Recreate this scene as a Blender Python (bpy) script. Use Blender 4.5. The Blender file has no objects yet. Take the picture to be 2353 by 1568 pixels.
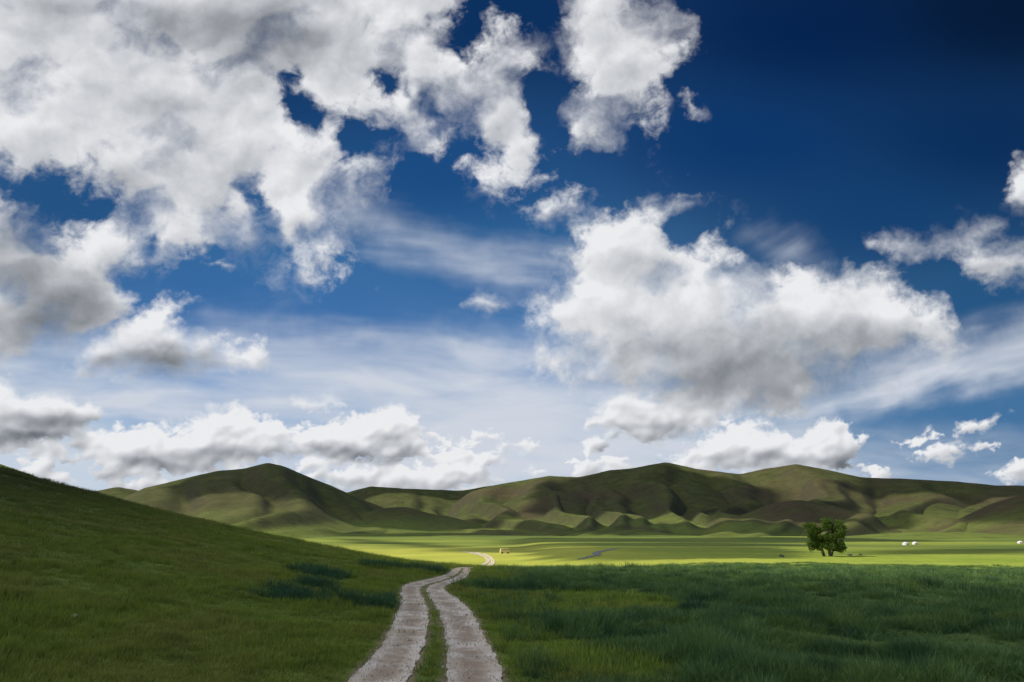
import bpy, math, random
import numpy as np
from math import radians, sin, cos, tan, pi
rng=np.random.default_rng(7); random.seed(7)
scene=bpy.context.scene
scene.view_settings.view_transform='Standard'; scene.view_settings.look='None'; scene.view_settings.exposure=0

# ------------------------------------------------------------------ helpers
def ss(a,b,x):
    t=np.clip((x-a)/(b-a),0,1); return t*t*(3-2*t)
_p=rng.permutation(256); _perm=np.concatenate([_p,_p,_p]).astype(np.int32)
_ang=rng.random(256)*2*pi; _gx=np.cos(_ang).astype(np.float32); _gy=np.sin(_ang).astype(np.float32)
def perlin(x,y,seed=0):
    x=np.asarray(x,dtype=np.float64)+seed*17.31; y=np.asarray(y,dtype=np.float64)+seed*9.77
    xi=np.floor(x); yi=np.floor(y); fx=(x-xi).astype(np.float32); fy=(y-yi).astype(np.float32)
    xi=xi.astype(np.int64)&255; yi=yi.astype(np.int64)&255
    u=fx*fx*fx*(fx*(fx*6-15)+10); v=fy*fy*fy*(fy*(fy*6-15)+10)
    def g(ix,iy,dx,dy):
        h=_perm[(_perm[ix&255]+iy)&255]; return _gx[h]*dx+_gy[h]*dy
    a=g(xi,yi,fx,fy); b=g(xi+1,yi,fx-1,fy); c=g(xi,yi+1,fx,fy-1); d=g(xi+1,yi+1,fx-1,fy-1)
    return (a+u*(b-a))*(1-v)+(c+u*(d-c))*v
def fbm(x,y,o=5,seed=0,gain=.5,mode=0):
    s=0;a=1.;f=1.;t=0
    for i in range(o):
        n=perlin(x*f,y*f,seed+i*3)
        if mode==1: n=np.abs(n)*2-.5
        if mode==2: n=.5-np.abs(n)*2
        if mode==3: n=.5-np.sqrt(n*n+.02)*2
        s=s+n*a; t+=a; a*=gain; f*=2.03
    return s/t*(1.6 if mode==0 else 1.0)
def polysdf(X,Y,poly):
    P=np.array(poly,dtype=np.float64); best=np.full(X.shape,1e18); ins=np.zeros(X.shape,bool)
    for i in range(len(P)):
        ax,ay=P[i]; bx,by=P[(i+1)%len(P)]
        ex,ey=bx-ax,by-ay; L=ex*ex+ey*ey+1e-12
        t=np.clip(((X-ax)*ex+(Y-ay)*ey)/L,0,1)
        best=np.minimum(best,(X-ax-t*ex)**2+(Y-ay-t*ey)**2)
        if ay!=by:
            c=((ay>Y)!=(by>Y))&(X<(bx-ax)*(Y-ay)/(by-ay)+ax); ins^=c
    d=np.sqrt(best); return np.where(ins,d,-d)
def boxblur(A,r):
    for _ in range(3):
        for ax in (0,1):
            n=A.shape[ax]; pad=[(0,0),(0,0)]; pad[ax]=(r+1,r)
            B=np.cumsum(np.pad(A,pad,mode='edge'),axis=ax)
            A=(np.take(B,np.arange(2*r+1,2*r+1+n),axis=ax)-np.take(B,np.arange(0,n),axis=ax))/(2*r+1)
    return A
def srgb(c): 
    c=np.array(c,dtype=float)/255.; return np.where(c<=.04045,c/12.92,((c+.055)/1.055)**2.4)

def grid_mesh(name,P,mat,wrap=False):
    ny,nx=P.shape[:2]; me=bpy.data.meshes.new(name)
    me.vertices.add(ny*nx); me.vertices.foreach_set('co',np.ascontiguousarray(P,dtype=np.float32).ravel())
    mx=nx if wrap else nx-1
    I,J=np.meshgrid(np.arange(ny-1),np.arange(mx),indexing='ij'); J2=(J+1)%nx
    q=np.stack([I*nx+J,I*nx+J2,(I+1)*nx+J2,(I+1)*nx+J],-1).reshape(-1,4).astype(np.int32)
    me.loops.add(q.size); me.loops.foreach_set('vertex_index',q.ravel())
    me.polygons.add(len(q)); me.polygons.foreach_set('loop_start',np.arange(0,q.size,4,dtype=np.int32))
    me.update(calc_edges=True); me.polygons.foreach_set('use_smooth',np.ones(len(q),bool)); 
    me.materials.append(mat); ob=bpy.data.objects.new(name,me); scene.collection.objects.link(ob); return ob
def fattr(me,name,val):
    a=me.attributes.new(name,'FLOAT','POINT'); a.data.foreach_set('value',np.ascontiguousarray(val,dtype=np.float32).ravel())
def cattr(me,name,rgb):
    a=me.attributes.new(name,'FLOAT_COLOR','POINT'); n=rgb.reshape(-1,3); c=np.ones((len(n),4),np.float32); c[:,:3]=n
    a.data.foreach_set('color',c.ravel())
def mesh_obj(name,V,Fc,mat,parent=None,smooth=False,link=True):
    me=bpy.data.meshes.new(name); me.from_pydata([tuple(v) for v in V],[],[tuple(f) for f in Fc]); me.update()
    if smooth: me.polygons.foreach_set('use_smooth',np.ones(len(me.polygons),bool))
    me.materials.append(mat); ob=bpy.data.objects.new(name,me)
    if link: scene.collection.objects.link(ob)
    if parent: ob.parent=parent
    return ob
class MB:
    def __init__(s): s.V=[]; s.F=[]
    def add(s,V,F):
        o=len(s.V); s.V+= [tuple(v) for v in V]; s.F+=[tuple(i+o for i in f) for f in F]
    def box(s,c,d):
        x,y,z=c;a,b,e=d[0]/2,d[1]/2,d[2]/2
        s.add([(x-a,y-b,z-e),(x+a,y-b,z-e),(x+a,y+b,z-e),(x-a,y+b,z-e),(x-a,y-b,z+e),(x+a,y-b,z+e),(x+a,y+b,z+e),(x-a,y+b,z+e)],
              [(0,3,2,1),(4,5,6,7),(0,1,5,4),(1,2,6,5),(2,3,7,6),(3,0,4,7)])
    def tube(s,pts,rad,n=8):
        pts=[np.array(p,float) for p in pts]; o=len(s.V)
        for i,p in enumerate(pts):
            t=pts[min(i+1,len(pts)-1)]-pts[max(i-1,0)]; t/=np.linalg.norm(t)
            a=np.cross(t,[.3,.9,.1]); a/=np.linalg.norm(a); b=np.cross(t,a)
            for k in range(n):
                w=2*pi*k/n; s.V.append(tuple(p+rad[i]*(cos(w)*a+sin(w)*b)))
        for i in range(len(pts)-1):
            for k in range(n):
                s.F.append((o+i*n+k,o+i*n+(k+1)%n,o+(i+1)*n+(k+1)%n,o+(i+1)*n+k))
        s.F.append(tuple(o+k for k in range(n))[::-1]); s.F.append(tuple(o+(len(pts)-1)*n+k for k in range(n)))

# ---- node helper
class NT:
    def __init__(s,name,owner=None):
        s.m=bpy.data.materials.new(name) if owner is None else owner
        s.m.use_nodes=True; s.t=s.m.node_tree; s.t.nodes.clear()
    def n(s,typ,ins=None,**kw):
        nd=s.t.nodes.new(typ)
        for k,v in kw.items(): setattr(nd,k,v)
        if ins:
            for k,v in ins.items():
                sk=nd.inputs[k]
                if isinstance(v,bpy.types.NodeSocket): s.t.links.new(v,sk)
                else: sk.default_value=v
        return nd
    def math(s,op,a,b=0.,c=0.,clamp=False):
        return s.n('ShaderNodeMath',{0:a,1:b,2:c},operation=op,use_clamp=clamp).outputs[0]
    def mix(s,f,a,b,blend='MIX'):
        nd=s.n('ShaderNodeMix',data_type='RGBA',blend_type=blend)
        for i,v in ((0,f),(6,a),(7,b)):
            if isinstance(v,bpy.types.NodeSocket): s.t.links.new(v,nd.inputs[i])
            else: nd.inputs[i].default_value=v if i==0 else (*v,1) if len(v)==3 else v
        return nd.outputs[2]
    def noise(s,vec,scale,detail=4,rough=.55,dist=0):
        return s.n('ShaderNodeTexNoise',{'Vector':vec,'Scale':scale,'Detail':detail,'Roughness':rough,'Distortion':dist}).outputs[0]
    def mr(s,v,a,b,c=0.,d=1.,it='SMOOTHSTEP'):
        return s.n('ShaderNodeMapRange',{0:v,1:a,2:b,3:c,4:d},interpolation_type=it).outputs[0]
    def attr(s,name): return s.n('ShaderNodeAttribute',attribute_name=name)
    def pos(s): return s.n('ShaderNodeNewGeometry').outputs['Position']
    def posz(s): return s.n('ShaderNodeSeparateXYZ',{0:s.pos()}).outputs[2]
    def out(s,sh): s.n('ShaderNodeOutputMaterial',{'Surface':sh})
def simple(name,col,rough=.7,nscale=3,amt=.25,metal=0):
    t=NT(name); tc=t.n('ShaderNodeTexCoord').outputs['Object']; nz=t.noise(tc,nscale,4)
    c2=tuple(min(1,c*(1+amt)) for c in col); c1=tuple(c*(1-amt) for c in col)
    t.out(t.n('ShaderNodeBsdfPrincipled',{'Base Color':t.mix(nz,c1,c2),'Roughness':rough,'Metallic':metal}).outputs[0]); return t.m

# ------------------------------------------------------------------ camera geometry (surveyed sight lines)
EYE=2.25; TH=radians(15.36); FC=1569.
def ray(px,py):
    u=(px-1176.5)/FC; v=-(py-784)/FC
    return np.array([u, cos(TH)-v*sin(TH), sin(TH)+v*cos(TH)])
cd=bpy.data.cameras.new('camera'); cam=bpy.data.objects.new('camera',cd); scene.collection.objects.link(cam)
cam.location=(0,0,EYE); cam.rotation_euler=(pi/2+TH,0,0); cd.lens=24; cd.sensor_width=36; cd.clip_end=150000; cd.clip_start=.1
scene.camera=cam

# ------------------------------------------------------------------ terrain
_lr=np.linspace(math.log(1),math.log(60000),1200)
_g=np.interp(np.exp(_lr),[0,30,45,100,200,400,550,700,1500,3000,60000],[0,-.15,-.3,-2.2,-4.9,-8.3,-9.8,-10.7,-14,-17,-20])
_k=np.hanning(41); _k/=_k.sum(); _g=np.convolve(np.pad(_g,20,mode='edge'),_k,'valid')
def ground_h(x,y,detail=True,dip=True):
    x=np.asarray(x,float); y=np.asarray(y,float); r=np.hypot(x,y)
    z=np.interp(np.log(np.maximum(r,1)),_lr,_g)
    if dip: z=z-3*ss(47,120,y)*(1-ss(600,1500,y))/(1+np.exp(np.clip(-(15-x)/6,-30,30)))
    k=2.5; sp=k*np.logaddexp(0,(-x-5)/k); sp=np.minimum(sp,120+30*np.tanh((sp-120)/60)); S=.165*sp+.00133*sp*sp
    d=y-(45+.636*np.maximum(-x-4,0)); z=z+S*(1-ss(-4,85,d))
    if detail:
        z=z+.22*fbm(x/9,y/9,3,5)*ss(3,12,np.abs(x+1))+.05*fbm(x/1.3,y/1.3,2,6)*ss(1.5,5,np.abs(x+2))
        z=z+3.8*fbm(x/420,y/220,4,9)*ss(150,900,r)*(1-.6*ss(1400,2300,r))+.25*perlin(x/40,y/30,3)*ss(60,150,r)
    return z
def azel(px,py):
    d=ray(px,py); return math.degrees(math.atan2(d[0],d[1])), d[2]/math.hypot(d[0],d[1])
HILLS=[
 dict(lab='large rounded green mountain with a dark rocky shoulder',rc=3300,wf=1200,wb=1300,seed=11,br=.45,g=1.,pts=[(180,1190),(240,1165),(330,1122),(420,1101),(500,1082),(560,1077),(615,1064),(650,1071),(700,1092),(760,1116),(800,1134),(870,1163),(960,1195),(1060,1222),(1110,1245)]),
 dict(lab='long olive green mountain range with folded slopes',rc=4300,wf=1550,wb=1500,seed=23,br=.75,g=1.,pts=[(1000,1190),(1080,1131),(1130,1116),(1190,1106),(1260,1094),(1330,1097),(1400,1081),(1450,1077),(1530,1062),(1600,1078),(1700,1090),(1760,1077),(1830,1067),(1900,1080),(1980,1097),(2080,1101),(2200,1107),(2290,1116),(2353,1116),(2600,1120),(2900,1160),(3000,1230)]),
 dict(lab='distant dark green ridge behind the plain',rc=5900,wf=1300,wb=1200,seed=31,br=.2,g=.8,pts=[(-600,1180),(0,1170),(150,1140),(215,1130),(270,1119),(330,1130),(420,1160),(600,1150),(740,1140),(800,1131),(850,1118),(930,1123),(1060,1128),(1130,1116),(1200,1112),(1500,1110),(2000,1120),(2400,1130),(3000,1180)]),
 dict(lab='low dark brown hillock in front of the range',rc=2700,wf=640,wb=700,seed=41,br=.9,g=.3,pts=[(1500,1240),(1600,1218),(1700,1186),(1770,1158),(1830,1148),(1900,1158),(2000,1184),(2090,1208),(2200,1238)]),
 dict(lab='dark brown hill shoulder rising from the plain',rc=2300,wf=620,wb=700,seed=53,br=.9,g=.3,pts=[(2060,1240),(2150,1214),(2210,1190),(2280,1156),(2353,1136),(2450,1112),(2600,1095),(2800,1150),(2900,1235)]),
 dict(lab='low dark green knolls at the mountain foot',rc=2700,wf=560,wb=600,seed=61,br=.4,g=.3,pts=[(600,1242),(700,1222),(780,1198),(830,1182),(880,1167),(940,1165),(990,1182),(1030,1186),(1080,1200),(1130,1214),(1220,1240)]),
 dict(lab='brown spur hill with grassy lower slopes',rc=3500,wf=1000,wb=800,seed=71,br=.9,g=.4,pts=[(980,1238),(1060,1205),(1140,1165),(1210,1135),(1270,1125),(1330,1140),(1410,1170),(1500,1200),(1620,1238)]),
 dict(lab='reddish brown spur hill with grassy lower slopes',rc=3750,wf=1050,wb=800,seed=83,br=.8,g=.4,pts=[(1330,1238),(1420,1190),(1490,1145),(1560,1108),(1610,1116),(1680,1140),(1760,1165),(1850,1205),(1940,1238)]),
 dict(lab='smooth green spur hill below the range',rc=3400,wf=950,wb=800,seed=97,br=.4,g=.4,pts=[(1820,1238),(1940,1190),(2050,1158),(2130,1150),(2210,1165),(2320,1200),(2460,1238)]),
 dict(lab='small green foothill reaching onto the plain',rc=2900,wf=560,wb=600,seed=113,br=.4,g=.3,pts=[(1200,1240),(1290,1212),(1360,1194),(1420,1188),(1500,1196),(1580,1214),(1680,1240)]),
 dict(lab='low grassy rise at the edge of the plain',rc=1700,wf=330,wb=500,seed=127,br=.1,g=.2,pts=[(1080,1250),(1180,1236),(1300,1225),(1400,1219),(1500,1223),(1620,1234),(1740,1250)]),
 dict(lab='low grassy rise at the edge of the plain',rc=1500,wf=300,wb=500,seed=131,br=.1,g=.2,pts=[(1760,1252),(1880,1238),(2000,1228),(2120,1222),(2240,1224),(2380,1234),(2500,1250)]),
 dict(lab='low grassy rise at the edge of the plain',rc=1600,wf=300,wb=500,seed=139,br=.1,g=.2,pts=[(560,1250),(660,1236),(780,1228),(880,1226),(980,1231),(1080,1240),(1160,1252)]),
]
for H in HILLS:
    ae=[azel(*p) for p in H['pts']]; a=np.array([q[0] for q in ae]); e=np.array([q[1] for q in ae])
    aa=np.linspace(a[0],a[-1],900); ee=np.interp(aa,a,e)
    w=max(3,int(900*(.45 if H['g']>.7 else 1.2)/(a[-1]-a[0]))); k=np.hanning(2*w+1); k/=k.sum(); ee=np.convolve(np.pad(ee,w,mode='edge'),k,'valid')
    H['aa']=aa; H['ee']=ee; H['r0']=max(H['rc']-H['wf']*3.3,550.)
ZB=-21.5
def hill_h(H,x,y):
    az=np.degrees(np.arctan2(x,y)); r=np.hypot(x,y); s=H['seed']
    te=np.interp(az,H['aa'],H['ee'])
    end=ss(H['aa'][0]-.1,H['aa'][0]+1.5,az)*(1-ss(H['aa'][-1]-1.5,H['aa'][-1]+.1,az))
    te=te+.0006*fbm(az/1.1,az*0,4,s)*(H['g']>.7)
    rc=H['rc']*(1+.04*fbm(az/7,az*0+2,2,s+2))
    Zc=EYE+rc*te
    wx=x+200*fbm(x/1100,y/1100,2,s+4); wy=y+200*fbm(x/1100+7,y/1100,2,s+5)
    azw=np.degrees(np.arctan2(wx,wy))
    spur=fbm(azw*H['rc']/3300/4.4,r/5000.,2,s+1,mode=0)
    wf=H['wf']*(1+.6*H['g']*np.clip(spur,-.7,.8))
    d=np.maximum(np.where(r<rc,(rc-r)/wf,(r-rc)/H['wb']),0)
    p=.76*np.exp(-1.7*np.power(d,1.4))+.24*np.exp(-.85*np.power(d,1.2)); p=(p-.022)/.978
    fr=ss(H['r0'],H['r0']+.45*(H['rc']-H['r0']),r); p=p*fr
    A=np.maximum(Zc-ZB,0)*end
    g=fbm(wx/1000,wy/1000,5,s+7,gain=.46,mode=3)
    m=np.clip(p,0,1); bell=4*m**1.4*(1-m)
    z=ZB+A*np.maximum(p,-.3)+A*bell*H['g']*(.14*g-.02)+ (A*.009)*fbm(wx/110,wy/110,4,s+9)*ss(.02,.3,bell)
    return z-9*(1-ss(.0,.02,A*p/400.))-12*(1-fr)
def hit(px,py,fn=ground_h,tmax=9000,tmin=3.,**kw):
    d=ray(px,py); t=np.geomspace(tmin,tmax,6000); X=d[0]*t; Y=d[1]*t; Z=EYE+d[2]*t
    h=fn(X,Y,**kw); b=np.nonzero(Z<h)[0]
    i=b[0] if len(b) else len(t)-1
    if i>0 and len(b):
        f0=Z[i-1]-h[i-1]; f1=Z[i]-h[i]; f=f0/(f0-f1); tt=t[i-1]+f*(t[i]-t[i-1])
    else: tt=t[i]
    return np.array([d[0]*tt,d[1]*tt,EYE+d[2]*tt])

# ---- track outlines on the ground
def smooth_line(P,n):
    P=np.array(P,float); s=np.r_[0,np.cumsum(np.linalg.norm(np.diff(P,axis=0),axis=1))]
    q=np.linspace(0,s[-1],n); out=np.stack([np.interp(q,s,P[:,k]) for k in range(P.shape[1])],-1)
    w=max(2,int(n/22)); k=np.hanning(2*w+1); k/=k.sum()
    ext=np.concatenate([out[0]+(out[:1]-out[1:w+1][::-1]),out,out[-1]+(out[-1:]-out[-w-1:-1][::-1])])
    return np.stack([np.convolve(ext[:,c],k,'valid') for c in range(P.shape[1])],-1)
def edge(pxs,**kw): return [hit(x,y,ground_h,60,detail=False,dip=False)[:2] for x,y in pxs]
LL=edge([(790,1568),(845,1520),(880,1480),(900,1440),(917,1400),(921,1370),(920,1350),(935,1341),(970,1334),(1005,1327),(1033,1317),(1045,1306)])
LR=edge([(935,1568),(960,1520),(975,1480),(985,1440),(985,1400),(973,1375),(961,1358),(963,1349),(988,1341),(1022,1332),(1050,1319),(1060,1306)])
RL=edge([(1030,1568),(1028,1520),(1025,1480),(1022,1440),(1008,1405),(988,1374),(977,1356),(982,1347),(1012,1338),(1046,1328),(1062,1317),(1067,1306)])
RR=edge([(1168,1568),(1142,1520),(1122,1480),(1104,1440),(1080,1400),(1047,1372),(1019,1357),(1014,1349),(1037,1341),(1066,1331),(1078,1318),(1081,1306)])
def extend(E,dx):
    a=np.array(E[0]); b=np.array(E[-1])
    pre=[a+np.array([dx*.5,-3.]),a+np.array([dx*.25,-1.5])]
    return [a+np.array([dx,-9.])]+pre+E+[b+np.array([1.2,9.]),b+np.array([2.,22.])]
LL,LR,RL,RR=[extend(E,dx) for E,dx in ((LL,.5),(LR,.2),(RL,.1),(RR,.1))]
ruts=[]
for a,b in ((LL,LR),(RL,RR)):
    A=smooth_line(a,420); B=smooth_line(b,420); ruts.append((A,B))
rut_polys=[np.concatenate([A[::5],B[::-5]]) for A,B in ruts]
farL=[hit(x,y)[:2] for x,y in [(1098,1301),(1114,1295),(1119,1289),(1113,1282),(1096,1275),(1078,1271),(1060,1269)]]
farR=[hit(x,y)[:2] for x,y in [(1132,1301),(1137,1294),(1136,1288),(1128,1280),(1112,1273),(1092,1269.5),(1066,1267.5)]]
farA=smooth_line(farL,200); farB=smooth_line(farR,200)
far_ruts=[(farA,farA+(farB-farA)*.38),(farA+(farB-farA)*.58,farB)]

def rutmask(x,y):
    m=np.full(np.shape(x),-50.)
    sel=(np.abs(x)<30)&(y<80)&(y>-5)
    if sel.any():
        for P in rut_polys: m[sel]=np.maximum(m[sel],polysdf(x[sel],y[sel],P))
    return m

# ------------------------------------------------------------------ materials: ground
t=NT('meadow_grass'); P=t.pos()
n1=t.noise(P,.02,5,.6); n2=t.noise(P,.35,5,.6); n3=t.noise(P,7,4,.7)
nf=t.noise(t.n('ShaderNodeMapping',{'Vector':P,'Scale':(.3,1.,1.)}).outputs[0],.012,6,.65,.6)
nf2=t.noise(t.n('ShaderNodeMapping',{'Vector':P,'Scale':(.25,1.,1.)}).outputs[0],.004,4,.6,.4)
lush=t.attr('lush').outputs['Fac']; plain=t.attr('plain').outputs['Fac']; dirt=t.attr('dirt').outputs['Fac']; lit_gold=t.attr('lit_gold').outputs['Fac']; farv=t.attr('valley_shade').outputs['Fac']
slope=t.mix(n2,(.11,.16,.02),(.19,.25,.04)); slope=t.mix(t.mr(n1,.4,.62),slope,(.19,.20,.04)); slope=t.mix(t.mr(t.posz(),.2,6.5,0,.94),slope,(.036,.044,.013))  # browner uphill, with the slope's deepening shade put into the colour
lushc=t.mix(n2,(.07,.12,.03),(.13,.19,.045))
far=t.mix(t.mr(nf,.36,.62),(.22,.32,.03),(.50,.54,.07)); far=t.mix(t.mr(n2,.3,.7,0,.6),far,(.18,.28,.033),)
vall=t.mix(t.mr(nf,.36,.62),(.105,.155,.028),(.19,.235,.042)); vall=t.mix(t.mr(nf2,.44,.60,0,.85),vall,(.30,.34,.05))  # valley shade put into darker greens, with lighter streaks
far=t.mix(farv,far,vall); far=t.mix(lit_gold,far,(.58,.56,.08))
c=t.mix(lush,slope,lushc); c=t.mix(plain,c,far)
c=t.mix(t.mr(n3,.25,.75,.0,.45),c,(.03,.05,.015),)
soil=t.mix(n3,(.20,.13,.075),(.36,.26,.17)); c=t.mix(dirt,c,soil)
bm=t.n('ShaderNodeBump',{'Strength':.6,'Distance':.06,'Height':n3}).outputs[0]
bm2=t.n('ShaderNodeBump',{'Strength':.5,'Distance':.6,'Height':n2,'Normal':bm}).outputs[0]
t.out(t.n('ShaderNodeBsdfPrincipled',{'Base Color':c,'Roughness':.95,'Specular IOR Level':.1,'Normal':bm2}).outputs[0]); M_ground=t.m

t=NT('hill_grass'); P=t.pos()
a=t.noise(P,.0016,7,.6,.4); b=t.noise(P,.012,6,.65); br=t.attr('brown').outputs['Fac']
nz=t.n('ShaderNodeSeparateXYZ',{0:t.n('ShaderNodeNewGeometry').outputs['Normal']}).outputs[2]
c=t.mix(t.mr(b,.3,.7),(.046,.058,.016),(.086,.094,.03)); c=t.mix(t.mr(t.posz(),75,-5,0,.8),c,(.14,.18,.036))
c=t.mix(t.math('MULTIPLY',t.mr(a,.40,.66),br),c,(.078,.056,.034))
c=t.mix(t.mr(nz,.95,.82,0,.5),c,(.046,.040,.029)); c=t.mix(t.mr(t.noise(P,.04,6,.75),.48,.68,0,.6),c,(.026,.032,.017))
bp=t.n('ShaderNodeBump',{'Strength':.8,'Distance':7.,'Height':b}).outputs[0]
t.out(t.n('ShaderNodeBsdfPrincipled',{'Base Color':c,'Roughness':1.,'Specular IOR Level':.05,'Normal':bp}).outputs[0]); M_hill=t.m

t=NT('gravel_track'); P=t.pos()
a=t.noise(P,.9,6,.62); b=t.noise(P,18,4,.75); v=t.n('ShaderNodeTexVoronoi',{'Vector':P,'Scale':26.}).outputs['Distance']
mid_a=t.attr('across').outputs['Fac']
c=t.mix(t.mr(a,.36,.6),(.57,.45,.33),(.80,.70,.575)); c=t.mix(t.math('MULTIPLY',t.mr(mid_a,.4,1.,0,1.),t.mr(a,.66,.44,0,.8)),c,(.35,.235,.145))
c=t.mix(t.mr(b,.35,.7,0,.3),c,(.38,.28,.19)); c=t.mix(t.mr(v,.25,.05,0,.3),c,(.84,.77,.66))
bp=t.n('ShaderNodeBump',{'Strength':.8,'Distance':.025,'Height':t.math('SUBTRACT',b,v)}).outputs[0]
t.out(t.n('ShaderNodeBsdfPrincipled',{'Base Color':c,'Roughness':.9,'Normal':bp}).outputs[0]); M_track=t.m

# ------------------------------------------------------------------ ground mesh (one ring sheet to the horizon)
az=np.radians(np.concatenate([np.linspace(-46,46,700),np.linspace(46,314,120)[1:-1]]))
rr=np.concatenate([[.05,.5,1.,1.8,2.7],np.geomspace(3.5,45000,860)])
R,A=np.meshgrid(rr,az,indexing='ij'); X=R*np.sin(A); Y=R*np.cos(A); Z=ground_h(X,Y)
rm=rutmask(X,Y); Z=Z-.07*ss(-.1,.25,rm)
G=grid_mesh('ground',np.stack([X,Y,Z],-1)[:,::-1],M_ground,wrap=True)
X=X[:,::-1];Y=Y[:,::-1];R=R[:,::-1];rm=rm[:,::-1]
PQ1=[hit(*p)[:2] for p in [(1150,1374),(1330,1358),(1520,1366),(1620,1392),(1500,1424),(1300,1424),(1170,1408)]]
PQ2=[hit(*p)[:2] for p in [(1100,1415),(1200,1428),(1360,1480),(1600,1568),(1190,1568)]]
def patch_short(x,y):   # shorter lighter grass beside the track
    q=polysdf(x,y,PQ1); q2=polysdf(x,y,PQ2)
    return np.maximum(ss(-1.2,.9,q+1.6*fbm(x/3,y/2,4,8)-.2),.9*ss(-.8,.7,q2+1.2*fbm(x/2,y/2,4,18)-.1))
def lushf(x,y): return ss(-1,4,x+1.5+1.5*fbm(x/6,y/6,3,12))*(1-ss(70,160,y))
ps=np.where(R<80,patch_short(X,Y),0)
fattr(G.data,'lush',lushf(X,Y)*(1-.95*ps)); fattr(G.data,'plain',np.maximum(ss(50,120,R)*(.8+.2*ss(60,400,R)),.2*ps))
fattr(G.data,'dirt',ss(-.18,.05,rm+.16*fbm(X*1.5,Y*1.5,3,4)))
fattr(G.data,'valley_shade',ss(180,420,R))
fattr(G.data,'lit_gold',.8*ss(70,120,Y)*(1-ss(450,800,Y))*(1-ss(20,60,X-.02*Y))*np.clip(.8+.9*fbm(X/60,Y/90,4,62),0,1)*(Y>0))  # sunlit slope left of the track brightened in its colour
G['kind']='structure'; G['label']='grassy steppe ground with a green hillside and open plain'

# ------------------------------------------------------------------ track strips
def strip(A,B,jit,seed,nx=9,lift=.0):
    n=len(A); s=np.arange(n)/n*60
    w=(B-A); L=np.linalg.norm(w,axis=1,keepdims=True); wn=w/np.maximum(L,1e-6)
    A=A+wn*(jit*fbm(s*2.,s*0,4,seed))[:,None]; B=B+wn*(jit*fbm(s*2.,s*0+5,4,seed+1))[:,None]
    f=np.linspace(0,1,nx)[None,:,None]; XY=A[:,None]*(1-f)+B[:,None]*f
    x,y=XY[...,0],XY[...,1]; z=ground_h(x,y)-.012*np.sin(f[...,0]*pi)*1.5+.012*fbm(x*2,y*2,3,3)+lift
    return np.stack([x,y,z],-1)
def join_strips(name,strips,mat):
    V=[];Fc=[];o=0;U=[]
    me=bpy.data.meshes.new(name)
    for S in strips:
        ny,nx=S.shape[:2]; I,J=np.meshgrid(np.arange(ny-1),np.arange(nx-1),indexing='ij')
        q=np.stack([I*nx+J,I*nx+J+1,(I+1)*nx+J+1,(I+1)*nx+J],-1).reshape(-1,4)+o
        V.append(S.reshape(-1,3)); Fc.append(q); o+=ny*nx; U.append(np.tile(np.sin(np.linspace(0,1,nx)*pi),ny))
    me.from_pydata(np.concatenate(V).tolist(),[],np.concatenate(Fc).tolist()); me.update()
    me.polygons.foreach_set('use_smooth',np.ones(len(me.polygons),bool)); me.materials.append(mat); fattr(me,'across',np.concatenate(U))
    ob=bpy.data.objects.new(name,me); scene.collection.objects.link(ob); return ob
st=[strip(A,B,.10,50+i*7) for i,(A,B) in enumerate(ruts)]
road=join_strips('road',st,M_track); road['kind']='structure'; road['label']='two pale gravel wheel ruts of a winding dirt track'
st=[strip(A,B,.3,80+i*7,lift=.12) for i,(A,B) in enumerate(far_ruts)]
road2=join_strips('road',st,M_track); road2['kind']='structure'; road2['label']='sunlit far bend of the pale dirt track'
t=NT('stream_water'); t.out(t.n('ShaderNodeBsdfPrincipled',{'Base Color':t.mix(t.noise(t.pos(),.05),(.07,.08,.06),(.16,.165,.13)),'Roughness':.6}).outputs[0])
cl=smooth_line([hit(x,y)[:2] for x,y in [(1335,1286),(1352,1281),(1375,1275),(1368,1271),(1395,1265),(1418,1261)]],160)
w=np.interp(np.hypot(cl[:,0],cl[:,1]),[80,300,1200],[.8,1.5,3.])[:,None]
tg=np.gradient(cl,axis=0); tg/=np.linalg.norm(tg,axis=1,keepdims=True)+1e-9; nn=np.stack([tg[:,1],-tg[:,0]],-1)
so=join_strips('stream',[strip(cl-nn*w,cl+nn*w,.8,91,lift=.12)],t.m); so['kind']='structure'; so['label']='narrow dark stream winding across the plain'

# ------------------------------------------------------------------ hills
for H in HILLS:
    a0,a1=np.radians(H['aa'][0]),np.radians(H['aa'][-1])
    na=int(min(900,max(260,(a1-a0)*180/pi*13))); A1=np.linspace(a0,a1,na)
    r0=H['r0']; r1=H['rc']+H['wb']*1.6
    R1=np.linspace(r0,r1,int(min(320,(r1-r0)/11)))
    RR_,AA_=np.meshgrid(R1,A1,indexing='ij'); X1=RR_*np.sin(AA_); Y1=RR_*np.cos(AA_); Z1=hill_h(H,X1,Y1)
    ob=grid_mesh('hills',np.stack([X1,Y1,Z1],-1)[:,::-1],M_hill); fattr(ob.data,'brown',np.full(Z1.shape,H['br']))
    ob['kind']='structure'; ob['label']=H['lab']

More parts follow.
